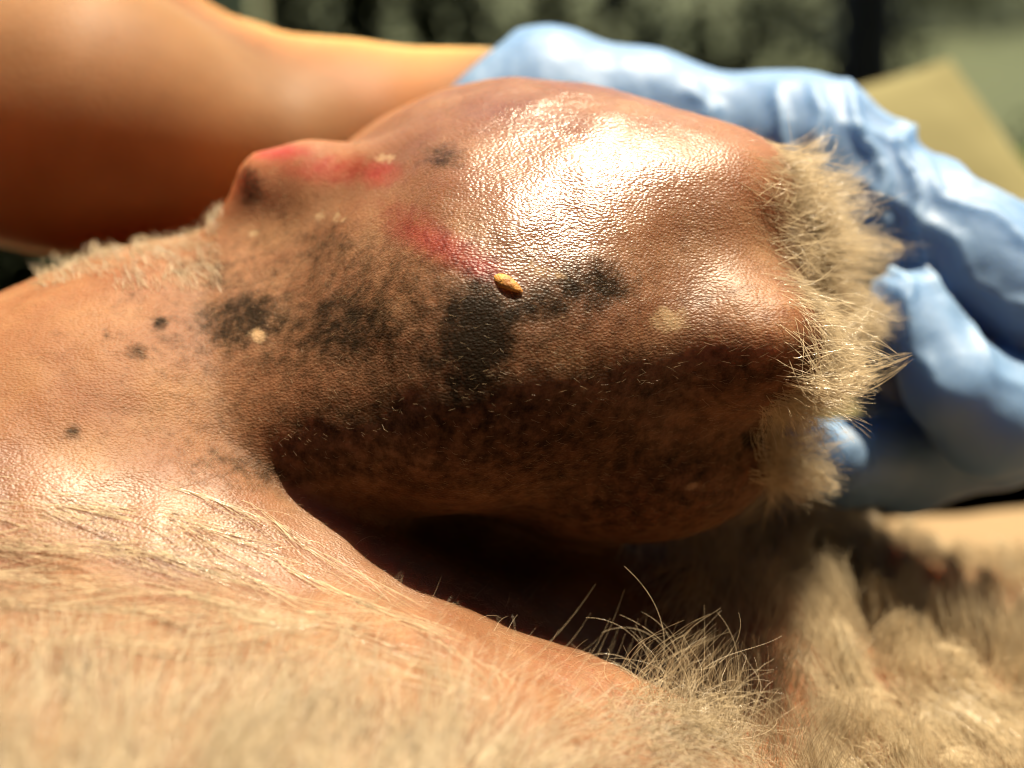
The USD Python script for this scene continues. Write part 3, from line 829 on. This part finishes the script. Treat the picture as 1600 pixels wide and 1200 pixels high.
# single long hairs standing against the dark hollow
strays = [
    [(1015, 1088, .291), (1035, 1060, .292), (1062, 1035, .293), (1066, 1005, .294), (1082, 980, .295), (1126, 950, .296)],
    [(1060, 1040, .292), (1075, 1062, .292), (1074, 1085, .291)],
    [(1080, 1045, .292), (1110, 1043, .294), (1140, 1020, .296), (1156, 985, .297), (1154, 957, .298)],
    [(1075, 1088, .291), (1095, 1050, .293), (1150, 1020, .296), (1222, 993, .300)],
    [(1095, 1092, .291), (1100, 1040, .293), (1101, 990, .295), (1100, 945, .296)],
    [(1000, 1085, .291), (1008, 1050, .292), (1035, 1015, .294), (1080, 985, .296)],
    [(1112, 1088, .292), (1108, 1065, .293), (1102, 1050, .294)],
    [(1030, 1105, .290), (1080, 1092, .291), (1128, 1086, .292), (1146, 1106, .292), (1128, 1138, .291), (1090, 1160, .29), (1040, 1190, .288)],
    [(1060, 1100, .290), (1120, 1108, .291), (1180, 1130, .292), (1225, 1142, .293)],
    [(1020, 1120, .290), (1100, 1135, .291), (1180, 1142, .292), (1262, 1136, .294)],
    [(1168, 1088, .293), (1140, 1120, .292), (1095, 1150, .291), (1030, 1185, .289), (990, 1200, .287)],
    [(960, 1110, .290), (1000, 1098, .290), (1050, 1105, .290), (1090, 1130, .290), (1130, 1150, .290)],
    [(1120, 1140, .289), (1140, 1165, .288), (1160, 1195, .286), (1175, 1225, .285)],
    [(985, 1118, .289), (1020, 1100, .290), (1070, 1102, .291), (1110, 1115, .291), (1140, 1135, .291)],
    [(560, 820 + 70, .296), (600, 930, .293), (640, 985, .289), (655, 1040, .285)],
]
from scipy.interpolate import CubicSpline
for s_ in strays:
    a = np.array([C(*q_) for q_ in s_])
    L = np.r_[0, np.cumsum(np.linalg.norm(np.diff(a, axis=0), axis=1))]
    P = CubicSpline(L, a)(np.linspace(0, L[-1], 22))[None]
    put('stray_hair', P, .00013, .00005)

# loose curls in the tangle
for k in range(46):
    r = np.random.default_rng(500 + k)
    p = C(r.uniform(985, 1115), r.uniform(1095, 1170), .2895).copy()
    th = r.uniform(-1.6, .5); kap = r.choice([-1, 1]) * r.uniform(25, 110); dk = r.uniform(-2500, 2500)
    L, n_ = r.uniform(.014, .032), 24
    pts = [p.copy()]; dz = r.uniform(-.15, .25)
    for q_ in range(n_ - 1):
        st = L / (n_ - 1); th += kap * st; kap += dk * st
        p = p + st * np.array([math.cos(th), math.sin(th), dz]); pts.append(p.copy())
    pts = np.array(pts); s_ = B.at(pts); bad = s_ < .0003
    if bad.any():
        pts[bad] += B.grad(pts[bad]) * (.0003 - s_[bad])[:, None]
    put('loose_curl', pts[None], r.uniform(.00008, .00013), .00004, 'wet_hair')

# ------------------------------------------------------------------ the little husk
def husk():
    n, k = 12, 14
    t = np.linspace(0, 1, n)
    rr = np.interp(t, [0, .12, .4, .8, 1], [.25, .8, 1, .62, .18]) * 0.00125
    ang = np.arange(k) * 2 * np.pi / k
    v_ = np.stack([np.repeat((t * .0064)[:, None], k, 1), rr[:, None] * np.cos(ang) * (1 + .15 * np.cos(2 * ang)), .62 * rr[:, None] * np.sin(ang)], -1)
    v_[..., 2] += .0005 * np.sin(t * np.pi)[:, None]
    v_ = v_.reshape(-1, 3)
    i_, j_ = np.meshgrid(np.arange(n - 1), np.arange(k), indexing='ij')
    q_ = np.stack([i_ * k + j_, i_ * k + (j_ + 1) % k, (i_ + 1) * k + (j_ + 1) % k, (i_ + 1) * k + j_], -1).reshape(-1, 4)
    e0 = [[0, (j + 1) % k, j] for j in range(1, k - 1)]; o = (n - 1) * k
    e1_ = [[o, o + j, o + j + 1] for j in range(1, k - 1)]
    return v_, np.vstack([q_[:, [0, 1, 2]], q_[:, [0, 2, 3]], e0, e1_])


def skin_at(x, y):
    dd = np.linspace(.27, .36, 400)
    pts = np.stack([C(x, y, d_) for d_ in dd])
    return pts[np.argmax(B.at(pts) < 0)]


p0, p1 = skin_at(772, 432), skin_at(818, 458)
ax = unit(p1 - p0 + np.array([0, 0, -.0006]))
nn_ = B.grad(((p0 + p1) / 2)[None])[0]
sd = unit(np.cross(nn_, ax)); up_ = np.cross(ax, sd)
hv, hf = husk()
hv = p0 + nn_ * .0001 + hv[:, :1] * ax + hv[:, 1:2] * sd + hv[:, 2:3] * up_
hk = part(None, 'seed_husk', (c2w(hv), hf), 'awn')
tag(hk.GetPrim(), 'tiny orange-yellow pointed seed husk stuck to the lump at the top of a black patch', 'seed husk')
